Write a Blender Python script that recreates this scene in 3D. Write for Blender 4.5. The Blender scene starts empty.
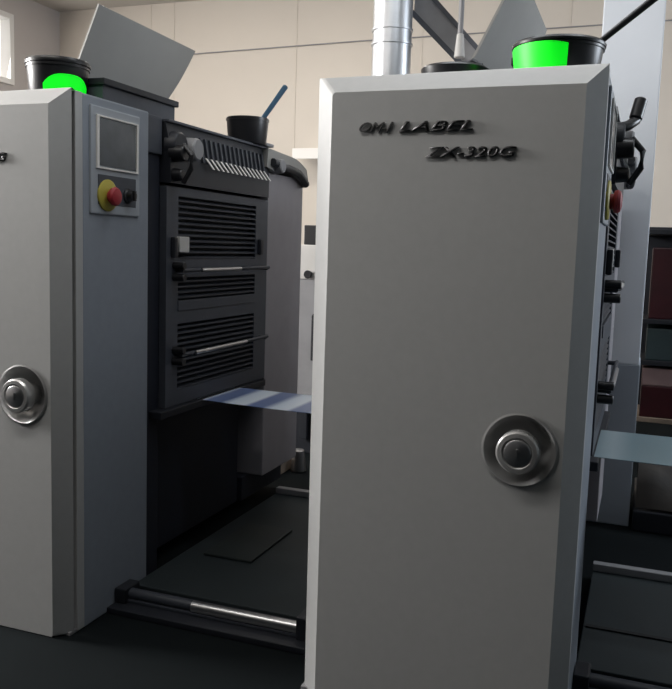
import bpy, bmesh, math, random
from mathutils import Vector, Matrix
random.seed(4)
C = bpy.context.scene.collection
SC = bpy.context.scene
PI = math.pi

# ------------------------------------------------------------------ camera
def cam_axes(yaw, pitch, roll):
    f = Vector((math.sin(yaw)*math.cos(pitch), math.cos(yaw)*math.cos(pitch), -math.sin(pitch)))
    r = Vector((math.cos(yaw), -math.sin(yaw), 0)); u = r.cross(f)
    return r*math.cos(roll)+u*math.sin(roll), -r*math.sin(roll)+u*math.cos(roll), f
cr, cu, cf = cam_axes(-0.35356, 0.11653, 0.031487)
cd = bpy.data.cameras.new('camera'); cam = bpy.data.objects.new('camera', cd); C.objects.link(cam)
cd.sensor_fit = 'HORIZONTAL'; cd.sensor_width = 36; cd.lens = 830/672*36
cd.clip_start = .05
cam.matrix_world = Matrix(((cr.x, cu.x, -cf.x, 0), (cr.y, cu.y, -cf.y, 0), (cr.z, cu.z, -cf.z, 1.3), (0, 0, 0, 1)))
SC.camera = cam

# ------------------------------------------------------------------ world, lights, exposure
w = bpy.data.worlds.new('world'); SC.world = w; w.use_nodes = True
nt = w.node_tree; nt.nodes.clear()
out = nt.nodes.new('ShaderNodeOutputWorld'); bg = nt.nodes.new('ShaderNodeBackground')
tc = nt.nodes.new('ShaderNodeTexCoord'); sp = nt.nodes.new('ShaderNodeSeparateXYZ'); rp = nt.nodes.new('ShaderNodeValToRGB')
nt.links.new(tc.outputs['Generated'], sp.inputs[0]); nt.links.new(sp.outputs['Z'], rp.inputs[0])
rp.color_ramp.elements[0].position = 0.0; rp.color_ramp.elements[0].color = (.02, .022, .026, 1)
rp.color_ramp.elements[1].position = .45; rp.color_ramp.elements[1].color = (.55, .6, .68, 1)
nt.links.new(rp.outputs[0], bg.inputs[0]); bg.inputs[1].default_value = .05
nt.links.new(bg.outputs[0], out.inputs[0])

def area(name, loc, target, sx, sy, power, col):
    l = bpy.data.lights.new(name, 'AREA'); l.shape = 'RECTANGLE'; l.size = sx; l.size_y = sy
    l.energy = power; l.color = col
    o = bpy.data.objects.new(name, l); C.objects.link(o); o.location = loc
    d = Vector(target)-Vector(loc); o.rotation_euler = d.to_track_quat('-Z', 'Y').to_euler()
    return o
# daylight through the side window near the camera, the one far back, and an added unseen fill from the right wall
area('window_and_fill_light', (-5.5, 1.78, 2.5), (0, 1.9, 1.3), 1.2, 1.3, 335, (1, .975, .95))
area('window_and_fill_light', (-5.5, 5.75, 3.0), (0, 6.4, 1.6), 1.1, .5, 8, (1, .95, .9))
area('window_and_fill_light', (3.5, 4.9, 2.45), (-1.7, 2.8, 1.4), 1.8, 1.5, 115, (.80, .89, 1))  # added cool fill for faces turned right, no known window there
# ceiling tube lamps
area('tube_lamp_light', (-3.2, 5.0, 3.38), (-3.2, 5.4, 0), 3.0, .35, 47, (1, .95, .88))
area('tube_lamp_light', (-.1, 2.6, 3.38), (-.1, 2.6, 0), 2.2, .2, 18, (.90, .95, 1))
area('tube_lamp_light', (-1.8, 1.0, 3.38), (-1.8, 1.0, 0), 2.0, .2, 29, (1, .97, .93))

SC.view_settings.view_transform = 'Standard'; SC.view_settings.look = 'None'
SC.view_settings.exposure = 0; SC.view_settings.gamma = 1; SC.view_settings.use_curve_mapping = False

# ------------------------------------------------------------------ materials
def mat(name, col, rough=.5, metal=0, noise=0, scale=8, bump=0, emit=None, estr=0, spec=.5, alpha=1, trans=0):
    m = bpy.data.materials.new(name); m.use_nodes = True; n = m.node_tree; b = n.nodes['Principled BSDF']
    b.inputs['Base Color'].default_value = (*col, 1); b.inputs['Roughness'].default_value = rough
    b.inputs['Metallic'].default_value = metal; b.inputs['Specular IOR Level'].default_value = spec
    b.inputs['Alpha'].default_value = alpha; b.inputs['Transmission Weight'].default_value = trans
    if noise:
        t = n.nodes.new('ShaderNodeTexNoise'); t.inputs['Scale'].default_value = scale; t.inputs['Detail'].default_value = 5
        r = n.nodes.new('ShaderNodeValToRGB'); c = n.nodes.new('ShaderNodeTexCoord')
        n.links.new(c.outputs['Object'], t.inputs['Vector']); n.links.new(t.outputs[0], r.inputs[0])
        r.color_ramp.elements[0].position = .3; r.color_ramp.elements[1].position = .7
        r.color_ramp.elements[0].color = (*[x*(1-noise) for x in col], 1)
        r.color_ramp.elements[1].color = (*[min(1, x*(1+noise)) for x in col], 1)
        n.links.new(r.outputs[0], b.inputs['Base Color'])
        if bump:
            bp = n.nodes.new('ShaderNodeBump'); bp.inputs['Strength'].default_value = bump; bp.inputs['Distance'].default_value = .01
            n.links.new(t.outputs[0], bp.inputs['Height']); n.links.new(bp.outputs[0], b.inputs['Normal'])
    if emit:
        b.inputs['Emission Color'].default_value = (*emit, 1); b.inputs['Emission Strength'].default_value = estr
    return m
M = {}
M['door'] = mat('light_grey_powder_coat', (.43, .435, .435), .48, 0, .02, 40, .02)
M['body'] = mat('blue_grey_paint', (.25, .28, .325), .5, 0, .03, 30, .02)
M['rear'] = mat('warm_grey_paint', (.31, .295, .315), .5, 0, .04, 12)
M['slate'] = mat('slate_paint', (.055, .062, .078), .5, 0, .06, 30)
M['dark'] = mat('black_paint', (.012, .014, .02), .5, 0, .1, 20)
M['navy'] = mat('dark_navy_paint', (.012, .015, .025), .6, 0, .1, 10)
M['vent'] = mat('vent_black', (.012, .014, .02), .6)
M['slat'] = mat('vent_slat', (.035, .04, .052), .5)
M['lid'] = mat('cover_grey', (.31, .305, .29), .5, 0, .04, 6)
M['steel'] = mat('brushed_steel', (.55, .55, .56), .32, 1, .05, 30)
M['chrome'] = mat('chrome', (.62, .62, .62), .22, 1)
M['bowl'] = mat('satin_metal_bowl', (.45, .45, .45), .28, .55)
M['duct'] = mat('galvanised_duct', (.62, .64, .67), .35, 1, .08, 6)
M['black'] = mat('black_plastic', (.012, .012, .014), .35)
M['rubber'] = mat('black_rubber', (.01, .01, .01), .8)
M['green'] = mat('glowing_green_label', (.0, .9, .02), .5, emit=(0, 1, .01), estr=.55)  # slight emission added so the label outshines what surrounds it
M['orange'] = mat('orange_label', (.8, .25, .03), .5)
M['yellow'] = mat('yellow_plastic', (.42, .36, .05), .5)
M['red'] = mat('red_plastic', (.32, .02, .03), .5)
M['blue'] = mat('blue_plastic', (.006, .07, .14), .4)
M['screen'] = mat('dull_screen', (.09, .10, .11), .25, 0, .25, 9)
M['bezel'] = mat('bezel_grey', (.34, .37, .41), .45)
M['letter'] = mat('letter_dark_chrome', (.05, .05, .052), .4, .6)
M['letter_thin'] = mat('letter_grey_chrome', (.16, .16, .16), .35, .6)
M['floor'] = mat('dark_floor', (.0065, .0085, .0095), .8, 0, .12, 3, .03, spec=.05)
M['plate'] = mat('dark_green_plate', (.020, .027, .030), .55, 0, .12, 5, spec=.35)
M['mat'] = mat('tread_mat', (.014, .02, .02), .55, 0, .1, 60)
M['wall'] = mat('cream_wall', (.62, .565, .50), .8, 0, .03, 1.2)
M['wallgrey'] = mat('pale_grey_wall', (.48, .44, .42), .8, 0, .03, 1.5)
M['wallcool'] = mat('cool_grey_wall', (.20, .24, .26), .8, 0, .03, 1.5)
M['ceil'] = mat('ceiling_white', (.55, .52, .48), .8, 0, .03, 1.5)
M['frame'] = mat('window_white', (.75, .73, .7), .5)
M['pane'] = mat('daylit_pane', (.8, .82, .85), .3, emit=(1, .98, .95), estr=1.1)
M['lamp'] = mat('lamp_tube', (.9, .9, .9), .3, emit=(1, .97, .92), estr=3)
M['pillar'] = mat('blue_white_paint', (.76, .80, .86), .6, 0, .04, 2)
M['pillar_low'] = mat('grey_dado_paint', (.30, .335, .38), .5, 0, .12, 3)
M['white'] = mat('off_white_paint', (.55, .54, .52), .5, 0, .05, 8)
M['mid'] = mat('mid_grey_paint', (.26, .26, .27), .5, 0, .1, 8)
M['maroon'] = mat('maroon_plastic', (.035, .005, .008), .4, 0, .2, 8)
M['pink'] = mat('dusty_pink_card', (.22, .15, .15), .7, 0, .1, 8)
M['brown'] = mat('brown_cloth', (.026, .021, .017), .8, 0, .4, 9, .3)
M['tan'] = mat('tan_board', (.22, .17, .13), .7, 0, .1, 8)
M['teal'] = mat('dark_teal_paint', (.03, .05, .055), .5, 0, .1, 8)

def web_mat(name, stops, axis, scale, rough=.3):
    m = bpy.data.materials.new(name); m.use_nodes = True; n = m.node_tree; b = n.nodes['Principled BSDF']
    b.inputs['Roughness'].default_value = rough
    c = n.nodes.new('ShaderNodeTexCoord'); mp = n.nodes.new('ShaderNodeSeparateXYZ'); n.links.new(c.outputs['Object'], mp.inputs[0])
    mu = n.nodes.new('ShaderNodeMath'); mu.operation = 'MULTIPLY'; mu.inputs[1].default_value = scale; n.links.new(mp.outputs[axis], mu.inputs[0])
    fr = n.nodes.new('ShaderNodeMath'); fr.operation = 'FRACT'; n.links.new(mu.outputs[0], fr.inputs[0])
    r = n.nodes.new('ShaderNodeValToRGB'); n.links.new(fr.outputs[0], r.inputs[0]); e = r.color_ramp.elements
    while len(e) < len(stops): e.new(.5)
    for k, (p, col) in enumerate(stops): e[k].position = p; e[k].color = (*col, 1)
    n.links.new(r.outputs[0], b.inputs['Base Color'])
    return m
M['web'] = web_mat('printed_label_web', [(0, (.72, .82, .95)), (.3, (.80, .88, .98)), (.42, (.16, .22, .42)), (.75, (.13, .19, .38)), (.95, (.70, .80, .92))], 0, 5.2)
M['web_teal'] = web_mat('pale_teal_web', [(0, (.16, .25, .29)), (.5, (.20, .30, .34)), (.8, (.34, .42, .45)), (1, (.16, .25, .29))], 0, 3.2)

# ------------------------------------------------------------------ mesh helpers
def link(name, bm, m, parent=None, smooth=False):
    me = bpy.data.meshes.new(name)
    bmesh.ops.recalc_face_normals(bm, faces=bm.faces)
    bm.to_mesh(me); bm.free()
    if smooth:
        for p in me.polygons: p.use_smooth = True
        try: me.set_sharp_from_angle(angle=math.radians(38))
        except Exception: pass
    me.materials.append(m)
    o = bpy.data.objects.new(name, me); C.objects.link(o)
    if parent: o.parent = parent
    return o
def box(bm, x0, x1, y0, y1, z0, z1, bev=.004, seg=2):
    r = bmesh.ops.create_cube(bm, size=1)
    vs = r['verts']
    for v in vs:
        v.co = Vector(((x0+x1)/2+v.co.x*(x1-x0), (y0+y1)/2+v.co.y*(y1-y0), (z0+z1)/2+v.co.z*(z1-z0)))
    if bev:
        bev = min(bev, .45*min(abs(x1-x0), abs(y1-y0), abs(z1-z0)))
        es = list({e for v in vs for e in v.link_edges})
        bmesh.ops.bevel(bm, geom=es, offset=bev, segments=seg, affect='EDGES', profile=.6)
def cyl(bm, p0, p1, r0, r1=None, n=28, bev=0):
    """lathe-like tapered cylinder between two points, closed, with small edge bevels"""
    if r1 is None: r1 = r0
    p0 = Vector(p0); p1 = Vector(p1); d = (p1-p0); L = d.length; d.normalize()
    prof = [(0, 0), (0, r0-bev), (bev, r0), (L-bev, r1), (L, r1-bev), (L, 0)] if bev else [(0, 0), (0, r0), (L, r1), (L, 0)]
    lathe(bm, p0, d, prof, n)
def lathe(bm, o, d, prof, n=32):
    o = Vector(o); d = Vector(d).normalized()
    a = d.orthogonal().normalized(); b = d.cross(a)
    rings = []
    for (h, r) in prof:
        if r < 1e-6: rings.append([bm.verts.new(o+d*h)])
        else: rings.append([bm.verts.new(o+d*h+(a*math.cos(2*PI*k/n)+b*math.sin(2*PI*k/n))*r) for k in range(n)])
    for A, B in zip(rings, rings[1:]):
        for k in range(n):
            j = (k+1) % n
            if len(A) == 1 and len(B) == 1: continue
            if len(A) == 1: bm.faces.new((A[0], B[k], B[j]))
            elif len(B) == 1: bm.faces.new((A[k], B[0], A[j]))
            else: bm.faces.new((A[k], B[k], B[j], A[j]))
def tube(bm, pts, r, n=10):
    pts = [Vector(p) for p in pts]; rings = []
    for i, p in enumerate(pts):
        t = (pts[min(i+1, len(pts)-1)]-pts[max(i-1, 0)]).normalized()
        a = t.cross(Vector((.13, .21, .97))).normalized(); b = t.cross(a)
        rings.append([bm.verts.new(p+(a*math.cos(2*PI*k/n)+b*math.sin(2*PI*k/n))*r) for k in range(n)])
    for A, B in zip(rings, rings[1:]):
        for k in range(n):
            j = (k+1) % n; bm.faces.new((A[k], B[k], B[j], A[j]))
    bm.faces.new(rings[0]); bm.faces.new(rings[-1][::-1])
def prism(bm, poly, d):
    """extrude a closed polygon (list of 3D points) by vector d"""
    d = Vector(d); A = [bm.verts.new(Vector(p)) for p in poly]; B = [bm.verts.new(Vector(p)+d) for p in poly]
    bm.faces.new(A); bm.faces.new(B[::-1]); n = len(A)
    for k in range(n): bm.faces.new((A[k], A[(k+1) % n], B[(k+1) % n], B[k]))
def sheet(bm, fn, nu, nv, th):
    """thick curved sheet from fn(u,v) -> point"""
    P = [[Vector(fn(i/nu, j/nv)) for j in range(nv+1)] for i in range(nu+1)]
    def nrm(i, j):
        a = P[min(i+1, nu)][j]-P[max(i-1, 0)][j]; b = P[i][min(j+1, nv)]-P[i][max(j-1, 0)]
        return a.cross(b).normalized()
    T = [[bm.verts.new(P[i][j]+nrm(i, j)*th/2) for j in range(nv+1)] for i in range(nu+1)]
    B = [[bm.verts.new(P[i][j]-nrm(i, j)*th/2) for j in range(nv+1)] for i in range(nu+1)]
    for i in range(nu):
        for j in range(nv):
            bm.faces.new((T[i][j], T[i+1][j], T[i+1][j+1], T[i][j+1])); bm.faces.new((B[i][j], B[i][j+1], B[i+1][j+1], B[i+1][j]))
    for i in range(nu):
        bm.faces.new((T[i][0], B[i][0], B[i+1][0], T[i+1][0])); bm.faces.new((T[i][nv], T[i+1][nv], B[i+1][nv], B[i][nv]))
    for j in range(nv):
        bm.faces.new((T[0][j], T[0][j+1], B[0][j+1], B[0][j])); bm.faces.new((T[nu][j], B[nu][j], B[nu][j+1], T[nu][j+1]))
def empty(name, loc, label=None, cat=None, group=None):
    o = bpy.data.objects.new(name, None); C.objects.link(o); o.location = loc; o.empty_display_size = .1
    if label: o['label'] = label; o['category'] = cat
    if group: o['group'] = group
    return o
def tag(o, label, cat, group=None, kind=None):
    o['label'] = label; o['category'] = cat
    if group: o['group'] = group
    if kind: o['kind'] = kind
    return o
def struct(name, bm, m, parent=None):
    o = link(name, bm, m, parent)
    if not parent: o['kind'] = 'structure'
    return o
def B(name, m, parent, *a, **k):
    bm = bmesh.new(); box(bm, *a, **k); return link(name, bm, m, parent)
def copy_tree(o, parent=None):
    c = o.copy(); C.objects.link(c)
    if parent: c.parent = parent
    for ch in [x for x in SC.objects if x.parent == o]: copy_tree(ch, c)
    return c

# ------------------------------------------------------------------ the hall
XL, XR, YF, YB, ZC = -5.6, 3.6, -3.0, 7.0, 3.52
bm = bmesh.new(); box(bm, XL-.2, XR+.2, YF, YB+.2, -.2, 0, 0); struct('floor', bm, M['floor'])
bm = bmesh.new(); box(bm, XL-.2, XR+.2, YF, YB+.2, ZC, ZC+.2, 0); struct('ceiling', bm, M['ceil'])
bm = bmesh.new(); box(bm, XL-.2, XR+.2, YB, YB+.2, 0, ZC, 0)
for sx in (-4.55, -4.3, -3.05, -1.9, -.7): box(bm, sx, sx+.008, YB-.004, YB, 0, ZC, 0)
struct('wall_back', bm, M['wall'])
W_FILL = (4.0, 5.8, 1.6, 3.2)  # unseen opening added to go with the cool fill light
bm = bmesh.new()
box(bm, XR, XR+.2, YF, W_FILL[0], 0, ZC, 0); box(bm, XR, XR+.2, W_FILL[0], W_FILL[1], 0, W_FILL[2], 0); box(bm, XR, XR+.2, W_FILL[0], W_FILL[1], W_FILL[3], ZC, 0); box(bm, XR, XR+.2, W_FILL[1], YB, 0, ZC, 0)
struct('wall_right', bm, M['wallcool'])
# left wall with two window openings
W1 = (5.05, 6.34, 2.69, 3.32); W2 = (1.1, 2.45, 1.7, 3.2)
bm = bmesh.new()
box(bm, XL-.2, XL, YF, W2[0], 0, ZC, 0); box(bm, XL-.2, XL, W2[0], W2[1], 0, W2[2], 0); box(bm, XL-.2, XL, W2[0], W2[1], W2[3], ZC, 0)
box(bm, XL-.2, XL, W2[1], W1[0], 0, ZC, 0); box(bm, XL-.2, XL, W1[0], W1[1], 0, W1[2], 0); box(bm, XL-.2, XL, W1[0], W1[1], W1[3], ZC, 0)
box(bm, XL-.2, XL, W1[1], YB, 0, ZC, 0)
struct('wall_left', bm, M['wallgrey'])
for k, (W, X) in enumerate(((W1, XL-.2), (W2, XL-.2), (W_FILL, XR))):  # the right-wall window is an added, unseen light source
    t = .05
    bm = bmesh.new()
    x0, x1 = X+(.08 if X < 0 else -.02), X+(.22 if X < 0 else .12)
    box(bm, x0, x1, W[0], W[0]+t, W[2], W[3]); box(bm, x0, x1, W[1]-t, W[1], W[2], W[3])
    box(bm, x0, x1, W[0]+t, W[1]-t, W[2], W[2]+t); box(bm, x0, x1, W[0]+t, W[1]-t, W[3]-t, W[3])
    ym = (W[0]+W[1])/2; box(bm, x0+.03, x1-.03, ym-.02, ym+.02, W[2]+t, W[3]-t)
    f = struct('window_%d' % (k+1), bm, M['frame'])
    bm = bmesh.new()
    box(bm, X+.095, X+.105, W[0]+t, ym-.02, W[2]+t, W[3]-t, 0); box(bm, X+.095, X+.105, ym+.02, W[1]-t, W[2]+t, W[3]-t, 0)
    link('window_pane', bm, M['pane'], f)
# painted pillar beside the right machine
bm = bmesh.new(); box(bm, -.27, .0, 4.16, 4.5, .79, ZC, .006)
p = tag(link('pillar', bm, M['pillar']), 'blue-white square pillar rising behind the right edge of the right machine', 'pillar')
p['kind'] = 'structure'; p.name = 'trim_1'
del p['label']; del p['category']
bm = bmesh.new(); box(bm, -.275, .005, 4.155, 4.505, 0, .79, .006); struct('trim_2', bm, M['pillar_low'])

# ceiling tube lamps
for k, (x, y, L) in enumerate(((-3.2, 5.0, 3.0), (-.1, 2.6, 2.2), (-1.8, 1.0, 2.0))):
    t = empty('ceiling_lamp', (x, y, ZC), ('long tube lamp on the ceiling towards the left', 'tube lamp on the ceiling above the right machine', 'tube lamp on the ceiling in front of the two machines')[k], 'lamp')
    B('lamp_housing', M['white'], t, -L/2, L/2, -.08, .08, -.06, 0)
    bm = bmesh.new(); cyl(bm, (-L/2+.03, 0, -.08), (L/2-.03, 0, -.08), .018); link('lamp_tube', bm, M['lamp'], t, True)

# ------------------------------------------------------------------ printing unit (local frame: front face y=0, right side x=0)
def panel_with_hole(bm, x0, x1, z0, z1, y, cx, cz, r, n=48):
    """flat rectangle with a round hole"""
    inn, outr = [], []
    for k in range(n):
        a = 2*PI*k/n; c, s = math.cos(a), math.sin(a)
        tx = ((x1-cx) if c > 0 else (x0-cx))/c if abs(c) > 1e-9 else 1e9
        tz = ((z1-cz) if s > 0 else (z0-cz))/s if abs(s) > 1e-9 else 1e9
        t = min(tx, tz)
        inn.append(bm.verts.new((cx+c*r, y, cz+s*r))); outr.append((cx+c*t, cz+s*t, tx < tz, t))
    ov = [bm.verts.new((a, y, b)) for a, b, _, _ in outr]
    for k in range(n):
        j = (k+1) % n
        if outr[k][2] != outr[j][2]:      # a corner lies between
            xx = x1 if (outr[k][0]+outr[j][0])/2 > cx else x0; zz = z1 if (outr[k][1]+outr[j][1])/2 > cz else z0
            cv = bm.verts.new((xx, y, zz)); bm.faces.new((inn[k], ov[k], cv, ov[j], inn[j]))
        else: bm.faces.new((inn[k], ov[k], ov[j], inn[j]))
def text_mesh(s, size, sx, shear, ext, off=0):
    cu_ = bpy.data.curves.new('lettering', 'FONT'); cu_.body = s; cu_.size = size; cu_.extrude = ext; cu_.shear = shear; cu_.offset = off
    cu_.resolution_u = 3
    o = bpy.data.objects.new('tmp', cu_); C.objects.link(o); bpy.context.view_layer.update()
    me = bpy.data.meshes.new_from_object(o.evaluated_get(bpy.context.evaluated_depsgraph_get()))
    bpy.data.objects.remove(o); bpy.data.curves.remove(cu_)
    for v in me.vertices: v.co.x *= sx
    return me
def lettering(s, m, parent, x0, x1, z0, h, shear=.35, off=0):
    me = text_mesh(s, 1, 1, shear, 0, off)
    xs = [v.co.x for v in me.vertices]; ys = [v.co.y for v in me.vertices]
    ax, bx, ay, by = min(xs), max(xs), min(ys), max(ys)
    bm = bmesh.new(); bm.from_mesh(me); bpy.data.meshes.remove(me)
    for v in bm.verts:
        u = (v.co.x-ax)/(bx-ax); t = (v.co.y-ay)/(by-ay)
        v.co = Vector((x0+u*(x1-x0), -.036, z0+t*h))
    r = bmesh.ops.extrude_face_region(bm, geom=list(bm.faces))
    for g in r['geom']:
        if isinstance(g, bmesh.types.BMVert): g.co.y -= .006
    return link('lettering', bm, m, parent)

HT = 1.757
def make_unit(loc, label):
    U = empty('printing_unit', loc, label, 'printing machine', 'printing units in one line')
    # -- front cabinet shell: back box, chamfered edges, flat front with round hole
    c, cx_, ct = .05, .052, .05
    FY = .035
    X0 = -.76
    lx, lz, lr = -.152, .800, .092
    bm = bmesh.new()
    XA, XB = X0+.016, .0015; x0, x1 = XA+cx_, XB-.045; z1 = HT-ct; zb = .004
    panel_with_hole(bm, x0, x1, zb, z1, 0, lx, lz, lr)
    def q(*p): bm.faces.new([bm.verts.new(v) for v in p])
    q((x0, 0, zb), (x0, 0, z1), (XA, c, HT), (XA, c, zb)); q((x1, 0, zb), (x1, 0, z1), (XB, c, HT), (XB, c, zb))
    q((x0, 0, z1), (x1, 0, z1), (XB, c, HT), (XA, c, HT))
    q((XA, c, HT), (XB, c, HT), (XB, c+.02, HT), (XA, c+.02, HT))
    q((x0, 0, zb), (x1, 0, zb), (XB, c, zb), (XA, c, zb))
    bmesh.ops.remove_doubles(bm, verts=bm.verts, dist=1e-5)
    es = [e for e in bm.edges if len(e.link_faces) == 2 and e.calc_face_angle() > .3]
    bmesh.ops.bevel(bm, geom=es, offset=.008, segments=3, affect='EDGES', profile=.5)
    fp = link('front_door', bm, M['door'], U)
    for p_ in fp.data.polygons: p_.use_smooth = abs(p_.normal.y) < .999 and p_.area < .02
    fp.data.set_sharp_from_angle(angle=math.radians(30))
    for v in fp.data.vertices: v.co.y -= FY
    bm = bmesh.new(); box(bm, XA, XB, c+.02-FY, c+.021, zb, HT, .002); link('door_return', bm, M['door'], fp)
    # cabinet body behind the door
    bm = bmesh.new(); box(bm, X0, 0, c+.02, .445, 0, HT, .006); link('front_cabinet', bm, M['body'], U)
    B('plinth', M['mid'], U, X0+.01, -.002, .0, c+.03, 0, .012, bev=.002)
    # recessed dish and knob
    bm = bmesh.new()
    lathe(bm, (lx, -FY, lz), (0, 1, 0), [(-.004, lr+.005), (-.006, lr), (-.002, lr-.004), (.02, lr-.012), (.038, lr-.03), (.045, lr-.05), (.045, 0)], 48)
    d = link('recessed_dish', bm, M['bowl'], U, True); d['label'] = 'dished metal recess'
    bm = bmesh.new()
    lathe(bm, (lx, .045-FY, lz), (0, -1, 0), [(0, .036), (.045, .036), (.048, .052), (.052, .055), (.078, .055), (.084, .050), (.085, .040), (.081, .036), (.081, 0)], 40)
    kb = link('door_knob', bm, M['bowl'], U, True)
    bm = bmesh.new(); lathe(bm, (lx, -.036-FY, lz), (0, -1, 0), [(0, .034), (.003, .034), (.005, .031), (.005, 0)], 32)
    box(bm, lx-.003, lx+.003, -.045-FY, -.040-FY, lz-.012, lz+.012, .001)
    link('knob_cap', bm, M['steel'], kb, True)
    # lettering
    lettering('OM-I', M['letter_thin'], U, -.612, -.520, 1.602, .025, .5).name = 'lettering'
    lettering('LABEL', M['letter'], U, -.503, -.311, 1.602, .025, .35, .012)
    lettering('ZX-320G', M['letter'], U, -.430, -.200, 1.536, .026, .25, .012)
    # control panel on the right side
    def side(name, m, y0, y1, z0, z1, xo, th=.01, bev=.003, par=None):
        return B(name, m, par or U, xo-th, xo, y0, y1, z0, z1, bev=bev)
    cpn = side('control_panel', M['bezel'], .105, .378, 1.384, 1.728, .008, .012, .005)
    bm = bmesh.new()
    for a in ((.130, .142, 1.53, 1.70), (.352, .362, 1.53, 1.70), (.142, .352, 1.694, 1.70), (.142, .352, 1.53, 1.536)): box(bm, .004, .014, *a, .001)
    link('screen_frame', bm, M['frame'], cpn)
    side('touch_screen', M['screen'], .146, .350, 1.54, 1.692, .011, .006, .001, cpn)
    side('button_plate', M['slate'], .14, .352, 1.415, 1.512, .010, .006, .001, cpn)
    bm = bmesh.new(); lathe(bm, (.008, .188, 1.446), (1, 0, 0), [(0, .052), (.006, .052), (.009, .048), (.009, 0)], 32)
    eb = link('emergency_stop_ring', bm, M['yellow'], cpn, True); eb['label'] = 'yellow emergency stop disc'
    bm = bmesh.new(); lathe(bm, (.015, .195, 1.443), (1, 0, 0), [(0, .020), (.010, .020), (.013, .029), (.022, .031), (.029, .026), (.033, .012), (.033, 0)], 32)
    link('emergency_stop_button', bm, M['red'], cpn, True)['label'] = 'red mushroom stop button'
    bm = bmesh.new(); lathe(bm, (.008, .303, 1.452), (1, 0, 0), [(0, .026), (.006, .026), (.010, .020), (.028, .018), (.030, 0)], 24)
    box(bm, .03, .042, .296, .310, 1.434, 1.470, .003)
    link('selector_knob', bm, M['black'], cpn, True)
    # -- dark hood behind/above the cabinet
    B('hood', M['slate'], U, -.27, -.065, .27, .725, HT, 1.820, bev=.004)
    B('hood_rim', M['dark'], U, -.275, -.055, .262, .738, 1.820, 1.842, bev=.003)
    B('hood_housing', M['slate'], U, -.30, -.02, .446, .565, 1.62, 1.757, bev=.004)
    # -- recessed column and lower body
    B('recessed_column', M['navy'], U, -.72, -.03, .446, .565, 0, 1.62, bev=.004)
    B('machine_core', M['dark'], U, -.70, -.045, .566, 1.40, .66, 1.52, bev=.004)
    B('lower_bay', M['navy'], U, -.68, -.10, .566, 1.38, .055, .66, bev=.004)
    B('door_step', M['dark'], U, -.06, .022, .50, 1.42, .632, .662, bev=.004)
    # -- louvred side door
    x = .0
    bm = bmesh.new()
    Y0, Y1, Z0, Z1 = .566, 1.45, .665, 1.508
    bands = ((.65, 1.325, 1.235, 1.475), (.65, 1.325, 1.04, 1.165), (.65, 1.325, .725, .985))
    zs = [Z0]+[v for b in reversed(bands) for v in (b[2], b[3])]+[Z1]
    for i in range(0, len(zs), 2): box(bm, -.03, x, .65, 1.325, zs[i], zs[i+1], 0)
    box(bm, -.03, x, Y0, .65, Z0, Z1, 0); box(bm, -.03, x, 1.325, Y1, Z0, Z1, 0)
    ld = link('side_door', bm, M['slate'], U)
    for i, (a, b, c0, c1) in enumerate(bands):
        bm = bmesh.new(); box(bm, -.034, -.028, a, b, c0, c1, 0); link('vent_opening', bm, M['vent'], ld)
        bm = bmesh.new(); n = int(round((c1-c0)/.0215)); st = (c1-c0)/n
        for k in range(n):
            z = c0+(k+.5)*st
            prism(bm, [(-.020, a, z+.006), (-.001, a, z-.004), (-.001, a, z-.009), (-.020, a, z+.002)], (0, b-a, 0))
        link('louvre', bm, M['slat'], ld)
    bm = bmesh.new(); box(bm, -.004, .004, .65, 1.325, 1.035, 1.075, .002); link('door_strip', bm, M['slate'], ld)
    # bars
    for z, ya, yb, st in ((1.197, .60, 1.41, .76), (.872, .60, 1.41, .72)):
        bm = bmesh.new(); tube(bm, [(.034, .62, z-.004), (.034, 1.40, z)], .008)
        for y in (.64, 1.385): cyl(bm, (0, y, z-.004), (.036, y, z-.004), .009, n=12)
        h = link('door_bar', bm, M['slat'], ld, True)
        bm = bmesh.new(); tube(bm, [(.040, st, z-.0035), (.040, st+(.34 if z > 1 else .45), z-.002)], .009); link('bar_sleeve', bm, M['steel'], h, True)
        bm = bmesh.new(); cyl(bm, (.0, .62, z-.030), (.05, .62, z-.030), .015, .015, 18, .002); cyl(bm, (.0, .62, z+.014), (.05, .62, z+.014), .014, .014, 18, .002); link('bar_grip', bm, M['black'], h, True)
    B('latch', M['white'], ld, 0, .018, .635, .705, 1.262, 1.322, bev=.004)['label'] = 'pale square latch'
    B('catch', M['dark'], ld, 0, .02, 1.345, 1.375, 1.255, 1.325, bev=.006)
    B('catch', M['dark'], ld, 0, .02, .594, .618, 1.24, 1.32, bev=.006)
    # -- ink roller housing on top
    bm = bmesh.new(); prism(bm, [(-.62, .572, 1.52), (.012, .572, 1.52), (.012, .572, 1.62), (-.01, .572, 1.742), (-.62, .572, 1.742)], (0, .86, 0))
    hs = link('roller_housing', bm, M['dark'], U)
    B('housing_rim', M['slate'], hs, -.62, .004, .570, 1.44, 1.742, 1.752, bev=.002)
    bm = bmesh.new()
    for k in range(15):
        y = .80+k*.040
        prism(bm, [(.012, y, 1.615), (-.008, y, 1.712), (.004, y, 1.712), (.022, y, 1.615)], (0, .013, 0))
    link('comb', bm, M['slat'], hs)
    bm = bmesh.new()
    for k in range(14):
        y = .815+k*.041; z = 1.635
        prism(bm, [(.018, y, z), (.018, y+.014, z), (.040, y+.040, z-.042), (.040, y+.026, z-.042)], (.004, 0, 0))
    link('white_teeth', bm, M['frame'], hs)['label'] = 'row of white comb teeth'
    bm = bmesh.new(); cyl(bm, (0, .705, 1.655), (.055, .705, 1.655), .046, .042, 28, .006); link('roller_end', bm, M['mid'], hs, True)
    bm = bmesh.new(); cyl(bm, (-.02, .62, 1.66), (.03, .62, 1.66), .055, .05, 24, .006); link('roller_end', bm, M['dark'], hs, True)
    # clamp lever cluster sticking out at the side
    bm = bmesh.new()
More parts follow.
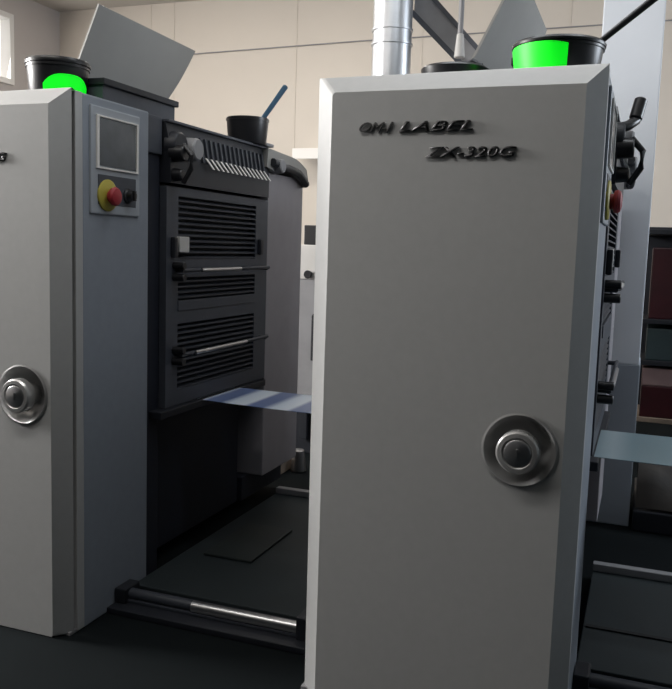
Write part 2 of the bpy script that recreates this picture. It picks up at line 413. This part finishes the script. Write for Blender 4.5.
    cyl(bm, (.0, .60, 1.63), (.06, .60, 1.63), .034, .03, 18, .004)
    cyl(bm, (.0, .60, 1.55), (.05, .60, 1.55), .026, .022, 18, .004)
    tube(bm, [(.05, .60, 1.66), (.085, .60, 1.62), (.082, .60, 1.57), (.05, .60, 1.52)], .010)
    link('clamp_lever', bm, M['black'], hs, True)
    # -- rear cabinet
    B('rear_cabinet', M['rear'], U, -.70, -.002, 1.455, 1.875, .175, 1.64, bev=.006)
    B('rear_base', M['navy'], U, -.66, -.08, 1.39, 1.86, .055, .175, bev=.006)
    bm = bmesh.new()
    n = 10; top = [(1.39, 1.66)]+[(1.40+.465*k/n, 1.745-.02*(k/n)-.035*max(0, (k/n-.6)/.4)**2) for k in range(n+1)]+[(1.89, 1.64), (1.87, 1.60), (1.84, 1.62), (1.72, 1.66), (1.62, 1.675), (1.5, 1.64)]
    prism(bm, [(-.66, y, z) for y, z in top], (.68, 0, 0)); link('rear_cover', bm, M['lid'], U)
    bm = bmesh.new(); tube(bm, [(.03, 1.43, 1.685), (.035, 1.52, 1.67), (.035, 1.6, 1.672), (.03, 1.74, 1.662), (.03, 1.81, 1.632), (.025, 1.85, 1.615)], .018); link('swing_arm', bm, M['dark'], U, True)
    bm = bmesh.new(); cyl(bm, (.0, 1.50, 1.672), (.055, 1.50, 1.672), .036, .032, 24, .005); link('pivot_boss', bm, M['mid'], U, True)
    B('duct_clip', M['mid'], U, -.02, .02, 1.38, 1.46, 1.752, 1.768, bev=.004)
    # -- raised cover sheet
    def lf(u, v):
        y = .585+.715*u-.15*u*(1-v)+.03*(1-u)*(1-v) 
        x = -.53+.215*v+.03*math.sin(PI*v)*u
        z = 1.78+.405*v-.012*u
        return (x, y, z)
    bm = bmesh.new(); sheet(bm, lf, 10, 12, .008); rc = link('raised_cover', bm, M['lid'], U, True)
    bm = bmesh.new(); tube(bm, [(-.535, .66, 1.765), (-.535, 1.14, 1.765)], .014); link('cover_hinge', bm, M['dark'], rc, True)
    B('top_deck', M['dark'], U, -.70, -.30, .446, 1.44, 1.752, 1.762, bev=.002)
    # web guide roller under the door
    bm = bmesh.new(); cyl(bm, (-.05, .80, .628), (-.05, 1.24, .628), .022, n=20); link('guide_roller', bm, M['mid'], U, True)
    return U

LEFT = (-1.692, 2.148, 0); RIGHT = (-.120, 2.148, 0)
UL = make_unit(LEFT, 'left printing machine unit with louvred dark side door and control panel')
UR = copy_tree(UL); UR.location = RIGHT
hs_ = next(o for o in SC.objects if o.parent == UR and o.name.startswith('roller_housing'))
bm = bmesh.new(); tube(bm, [(.0, .60, 1.69), (.035, .62, 1.70), (.055, .66, 1.72), (.064, .68, 1.765)], .016); cyl(bm, (.055, .66, 1.725), (.068, .685, 1.79), .02, .02, 16, .004)
link('raised_lever', bm, M['black'], hs_, True)
UR['label'] = 'nearer right printing machine unit whose tall grey front door carries raised lettering'

# ------------------------------------------------------------------ ink tubs
def tub(name, loc, r, h, label, green=None, group='ink tubs on the machines', lid=True):
    t = empty(name, loc, label, 'ink tub', group)
    bm = bmesh.new(); lathe(bm, (0, 0, 0), (0, 0, 1), [(0, 0), (0, r*.86), (.004, r*.88), (h*.80, r*.97), (h*.80, r*1.0), (h*.86, r*1.0), (h*.86, r*.97), (h*.9, r*.97), (h*.9, r*.9), (h*.6, r*.88), (h*.6, 0)], 40)
    link('tub_body', bm, M['black'], t, True)
    if lid:
        bm = bmesh.new(); lathe(bm, (0, 0, h*.88), (0, 0, 1), [(0, 0), (0, r*1.02), (h*.06, r*1.03), (h*.12, r*.99), (h*.12, r*.9), (h*.08, r*.86), (h*.10, 0)], 40)
        link('tub_lid', bm, M['black'], t, True)
    if green:
        a0, a1, z0, z1, curve = green
        def f(u, v):
            a = a0+(a1-a0)*u; zt = z1-(curve*abs(2*u-1)**3)*(z1-z0)
            z = z0+(zt-z0)*v; rr = r*(.88+.09*z/(h*.8))+.0025
            return (rr*math.cos(a), rr*math.sin(a), z)
        bm = bmesh.new(); sheet(bm, lambda u, v: f(u, .16+.84*v), 20, 6, .002); link('glowing_green_label', bm, M['green'], t, True)['label'] = 'bright green label band'
        bm = bmesh.new(); sheet(bm, lambda u, v: f(u, .155*v), 20, 2, .002); link('label_foot', bm, M['orange'], t, True)['label'] = 'orange strip under the green'
    return t
rad = math.radians
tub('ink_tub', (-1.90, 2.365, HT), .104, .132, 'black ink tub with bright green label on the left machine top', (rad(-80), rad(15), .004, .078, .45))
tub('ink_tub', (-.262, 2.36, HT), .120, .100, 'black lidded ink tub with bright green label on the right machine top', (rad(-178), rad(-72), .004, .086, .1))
tub('ink_tub', (-1.742, 3.47, 1.752), .098, .128, 'plain black ink tub with blue stirring stick on the dark roller housing', None, lid=False)
bm = bmesh.new(); cyl(bm, (-1.70, 3.50, 1.845), (-1.615, 3.60, 2.03), .011, .013, 14, .003)
tag(link('stirring_stick', bm, M['blue'], None, True), 'blue stirring stick standing in the black tub on the left machine', 'stick')
bm = bmesh.new(); cyl(bm, (-.160, 2.38, 1.862), (-.02, 2.42, 1.985), .008, .010, 14, .003)
tag(link('ink_knife', bm, M['black'], None, True), 'black stick leaning out of the tub on the right machine', 'stick')
t = empty('round_tray', (-.555, 2.42, 1.7625), 'low black round tray on the right machine top, left of the green tub', 'tray')
bm = bmesh.new(); lathe(bm, (0, 0, 0), (0, 0, 1), [(0, 0), (0, .085), (.02, .092), (.052, .098), (.058, .092), (.053, .086), (.02, .07), (.02, 0)], 36); link('tray_dish', bm, M['black'], t, True)
bm = bmesh.new(); tube(bm, [(.02, 0, .02), (.03, 0, .06), (.05, .0, .075), (.075, 0, .06)], .010); cyl(bm, (.0, .01, .02), (.0, .01, .07), .02, .014, 16, .003); link('tray_handle', bm, M['dark'], t, True)

# ------------------------------------------------------------------ web
def web(name, x0, x1, ya0, ya1, yb0, yb1, z, m, label, sag=.006):
    def f(u, v):
        x = x0+(x1-x0)*u; a = ya0+(yb0-ya0)*u; b = ya1+(yb1-ya1)*u
        return (x, a+(b-a)*v, z-sag*math.sin(PI*u))
    bm = bmesh.new(); sheet(bm, f, 12, 4, .002)
    return tag(link(name, bm, m, None, True), label, 'paper web')
web('label_web', -1.74, -.885, 2.97, 3.30, 2.93, 3.32, .662, M['web'], 'blue and white striped printed paper web stretched between the two machines')
web('label_web', -.115, .9, 2.72, 3.16, 2.70, 3.16, .662, M['web_teal'], 'pale teal paper web leaving the right machine towards the right', .002)

# ------------------------------------------------------------------ floor plates, rails
def plate(x0, x1, label, railcol, ry=1.26, dy=0):
    t = empty('base_plate', ((x0+x1)/2, 2.5+dy, 0), label, 'machine base')
    a, b = x0-(x0+x1)/2, x1-(x0+x1)/2
    B('floor_plate', M['plate'], t, a, b, 0, ry+.04, 0, .045, bev=.004)
    B('skirt', M['dark'], t, a, b, -.16, -.001, 0, .022, bev=.004)
    bm = bmesh.new(); tube(bm, [(a+.03, -.075, .048), (b-.06, -.075, .048)], .020, 16); box(bm, a+.03, b-.06, -.10, -.05, .022, .034, .003)
    link('front_rail', bm, M['slat'], t, True)
    bm = bmesh.new(); tube(bm, [(a+.30, -.083, .0505), (b-.105, -.083, .0505)], .0195, 16); link('rail_highlight', bm, M[railcol], t, True)  # lighter tube over part of the rail stands in for its highlight
    B('rail_end', M['dark'], t, b-.105, b, -.115, -.02, .022, .10, bev=.006)
    B('rail_end', M['dark'], t, a, a+.045, -.115, -.02, .022, .075, bev=.006)
    B('rear_rail', M['mid'], t, a, b, ry, ry+.04, .045, .075, bev=.004)
    return t
pl = plate(-1.69, -.885, 'dark floor plate with a steel front rail joining the two machines', 'steel')
B('side_post', M['dark'], pl, .30, .345, .02, .06, .045, .60, bev=.004)
B('tread_mat', M['mat'], None, -1.60, -1.385, 2.86, 3.27, .0455, .056, bev=.004)
tag(C.objects['tread_mat'], 'small rectangular black tread mat on the plate between the machines', 'mat')
pr = plate(-.118, .9, 'dark floor plate running from the right machine out of frame', 'mid', .83, .04)
B('plate_seam', M['rubber'], pr, -.50, .25, .29, .31, .045, .050, bev=.001)

# ------------------------------------------------------------------ duct, bracket, rod behind
t = empty('ventilation_duct', (-1.39, 4.5, 0), 'vertical galvanised round duct rising behind the right machine', 'duct')
bm = bmesh.new(); cyl(bm, (0, 0, .05), (0, 0, ZC), .107, n=40); link('pipe', bm, M['duct'], t, True)
for z in (2.40, 2.475):
    bm = bmesh.new(); lathe(bm, (0, 0, z), (0, 0, 1), [(0, .106), (.002, .114), (.012, .114), (.014, .106)], 40); link('pipe_collar', bm, M['duct'], t, True)
bm = bmesh.new(); cyl(bm, (0, 0, 0), (0, 0, .05), .125, n=32, bev=.004); link('floor_flange', bm, M['mid'], t, True)
t = empty('diagonal_brace', (-1.26, 4.62, 2.63), 'grey sloping channel beam right of the round duct', 'beam')
bm = bmesh.new(); prism(bm, [(-.045, 0, .165), (-.045, 0, -.04), (.215, 0, -.30), (.38, 0, -.30)], (0, .12, 0)); link('channel', bm, M['mid'], t)
bm = bmesh.new(); prism(bm, [(-.06, -.012, .19), (-.06, -.012, .155), (.36, -.012, -.30), (.395, -.012, -.30)], (0, .144, 0)); prism(bm, [(-.05, -.02, -.01), (-.05, -.02, -.05), (.20, -.02, -.30), (.24, -.02, -.30)], (0, .16, 0)); link('channel_flange', bm, M['slate'], t)
B('support_post', M['mid'], t, .24, .36, .0, .12, -2.6, -.30, bev=.004)
t = empty('hanging_rod', (-.99, 4.4, 2.30), 'thin pale vertical rod hanging from the ceiling right of the duct', 'rod')
bm = bmesh.new(); cyl(bm, (0, 0, .10), (0, 0, ZC-2.30), .014, n=14); link('rod', bm, M['mid'], t, True)
bm = bmesh.new(); cyl(bm, (0, 0, 0), (0, 0, .12), .028, .018, 18, .004); link('rod_end', bm, M['white'], t, True)
bm = bmesh.new(); tube(bm, [(-4.42, 6.985, 3.035), (-3.6, 6.985, 3.05), (-2.4, 6.985, 3.07), (.6, 6.985, 3.09)], .005)
tag(link('wall_cable', bm, M['mid'], None, True), 'thin grey cable running across the cream back wall', 'cable')

# ------------------------------------------------------------------ far things seen in the gap between the machines
t = empty('far_cabinet', (-1.72, 4.75, 0), 'pale grey far machine cabinet with black knobs in the gap', 'cabinet')
B('cabinet_body', M['mid'], t, -.34, .12, 0, .5, .30, 1.10, bev=.006)
B('cabinet_head', M['white'], t, -.33, .12, -.01, .5, 1.10, 1.31, bev=.006)
B('cabinet_foot', M['dark'], t, -.30, .1, .02, .5, 0, .30, bev=.006)
for x, z in ((-.215, 1.13), (-.13, 1.0), (-.155, .87), (-.15, .70)):
    bm = bmesh.new(); cyl(bm, (x, 0, z), (x, -.05, z), .018, .026, 16, .003); link('cabinet_knob', bm, M['black'], t, True)
B('cabinet_hinge_block', M['dark'], t, -.185, -.10, -.04, 0, .60, .86, bev=.006)
B('cabinet_hinge_block', M['dark'], t, -.25, -.20, -.03, 0, .10, .36, bev=.006)
B('black_box', M['black'], None, -1.99, -1.66, 4.76, 4.98, 1.31, 1.43, bev=.006)
tag(C.objects['black_box'], 'black box lying on top of the far pale cabinet', 'box')
t = empty('wall_shelf', (-2.6, 6.85, 2.11), 'narrow white shelf rail on the back wall seen in the gap', 'shelf')
B('shelf_board', M['white'], t, -.35, .6, -.1, .15, 0, .03); B('shelf_edge', M['frame'], t, -.35, .6, -.11, -.10, -.06, .03)
bm = bmesh.new(); cyl(bm, (-1.815, 4.35, .0), (-1.815, 4.35, .13), .045, .035, 20, .006); tag(link('metal_can', bm, M['steel'], None, True), 'small bright metal can on the floor behind the paper web', 'can')
bm = bmesh.new(); box(bm, -2.02, -1.87, 4.22, 4.42, 0, .07, .012, 3); tag(link('cardboard_box', bm, M['tan']), 'low brown cardboard box on the floor behind the left machine', 'box')

# ------------------------------------------------------------------ storage rack at the far right
t = empty('storage_rack', (.33, 5.5, 0), 'dark storage rack right of the blue-white pillar', 'rack')
for x in (-.37, .55):
    for y in (0, .45): B('upright', M['dark'], t, x, x+.04, y, y+.04, 0, 1.50, bev=.003)
for z in (.30, .66, .92, 1.47): B('rack_shelf', M['tan'] if z == .30 else M['dark'], t, -.37, .59, -.01, .49, z-.03, z, bev=.003)
B('back_panel', M['dark'], t, -.37, .59, .455, .47, .3, 1.5, bev=.002)
def rbox(m, x0, x1, y0, y1, z0, z1, label, cat='box', name='storage_box'):
    return tag(B(name, m, None, x0, x1, y0, y1, z0, z1, bev=.008), label, cat)
rbox(M['maroon'], .03, .45, 5.52, 5.9, .92, 1.36, 'tall maroon crate on the upper shelf of the rack', 'crate', 'storage_crate')
rbox(M['teal'], .03, .38, 5.52, 5.9, .66, .86, 'dark teal box on the middle shelf of the rack')
rbox(M['pink'], .02, .45, 5.51, 5.88, .50, .61, 'dusty pink carton on top of the lower maroon crate')
rbox(M['maroon'], .02, .42, 5.51, 5.88, .30, .50, 'maroon crate on the lowest shelf of the rack', 'crate', 'storage_crate')
rbox(M['dark'], .02, .72, 4.10, 4.75, 0, .10, 'black low pallet box behind the right floor plate')
bm = bmesh.new()
def hump(u, v):
    x = .03+.66*u; y = 4.12+.60*v
    return (x, y, .112+.24*math.sin(PI*min(1, max(0, v)))**.5*(.75+.25*math.sin(5*u+2))+.015*math.sin(17*u)*math.sin(13*v))
sheet(bm, hump, 20, 16, .01)
tag(link('cloth_bundle', bm, M['brown'], None, True), 'dark brown cloth bundle heaped on the black pallet box', 'cloth')
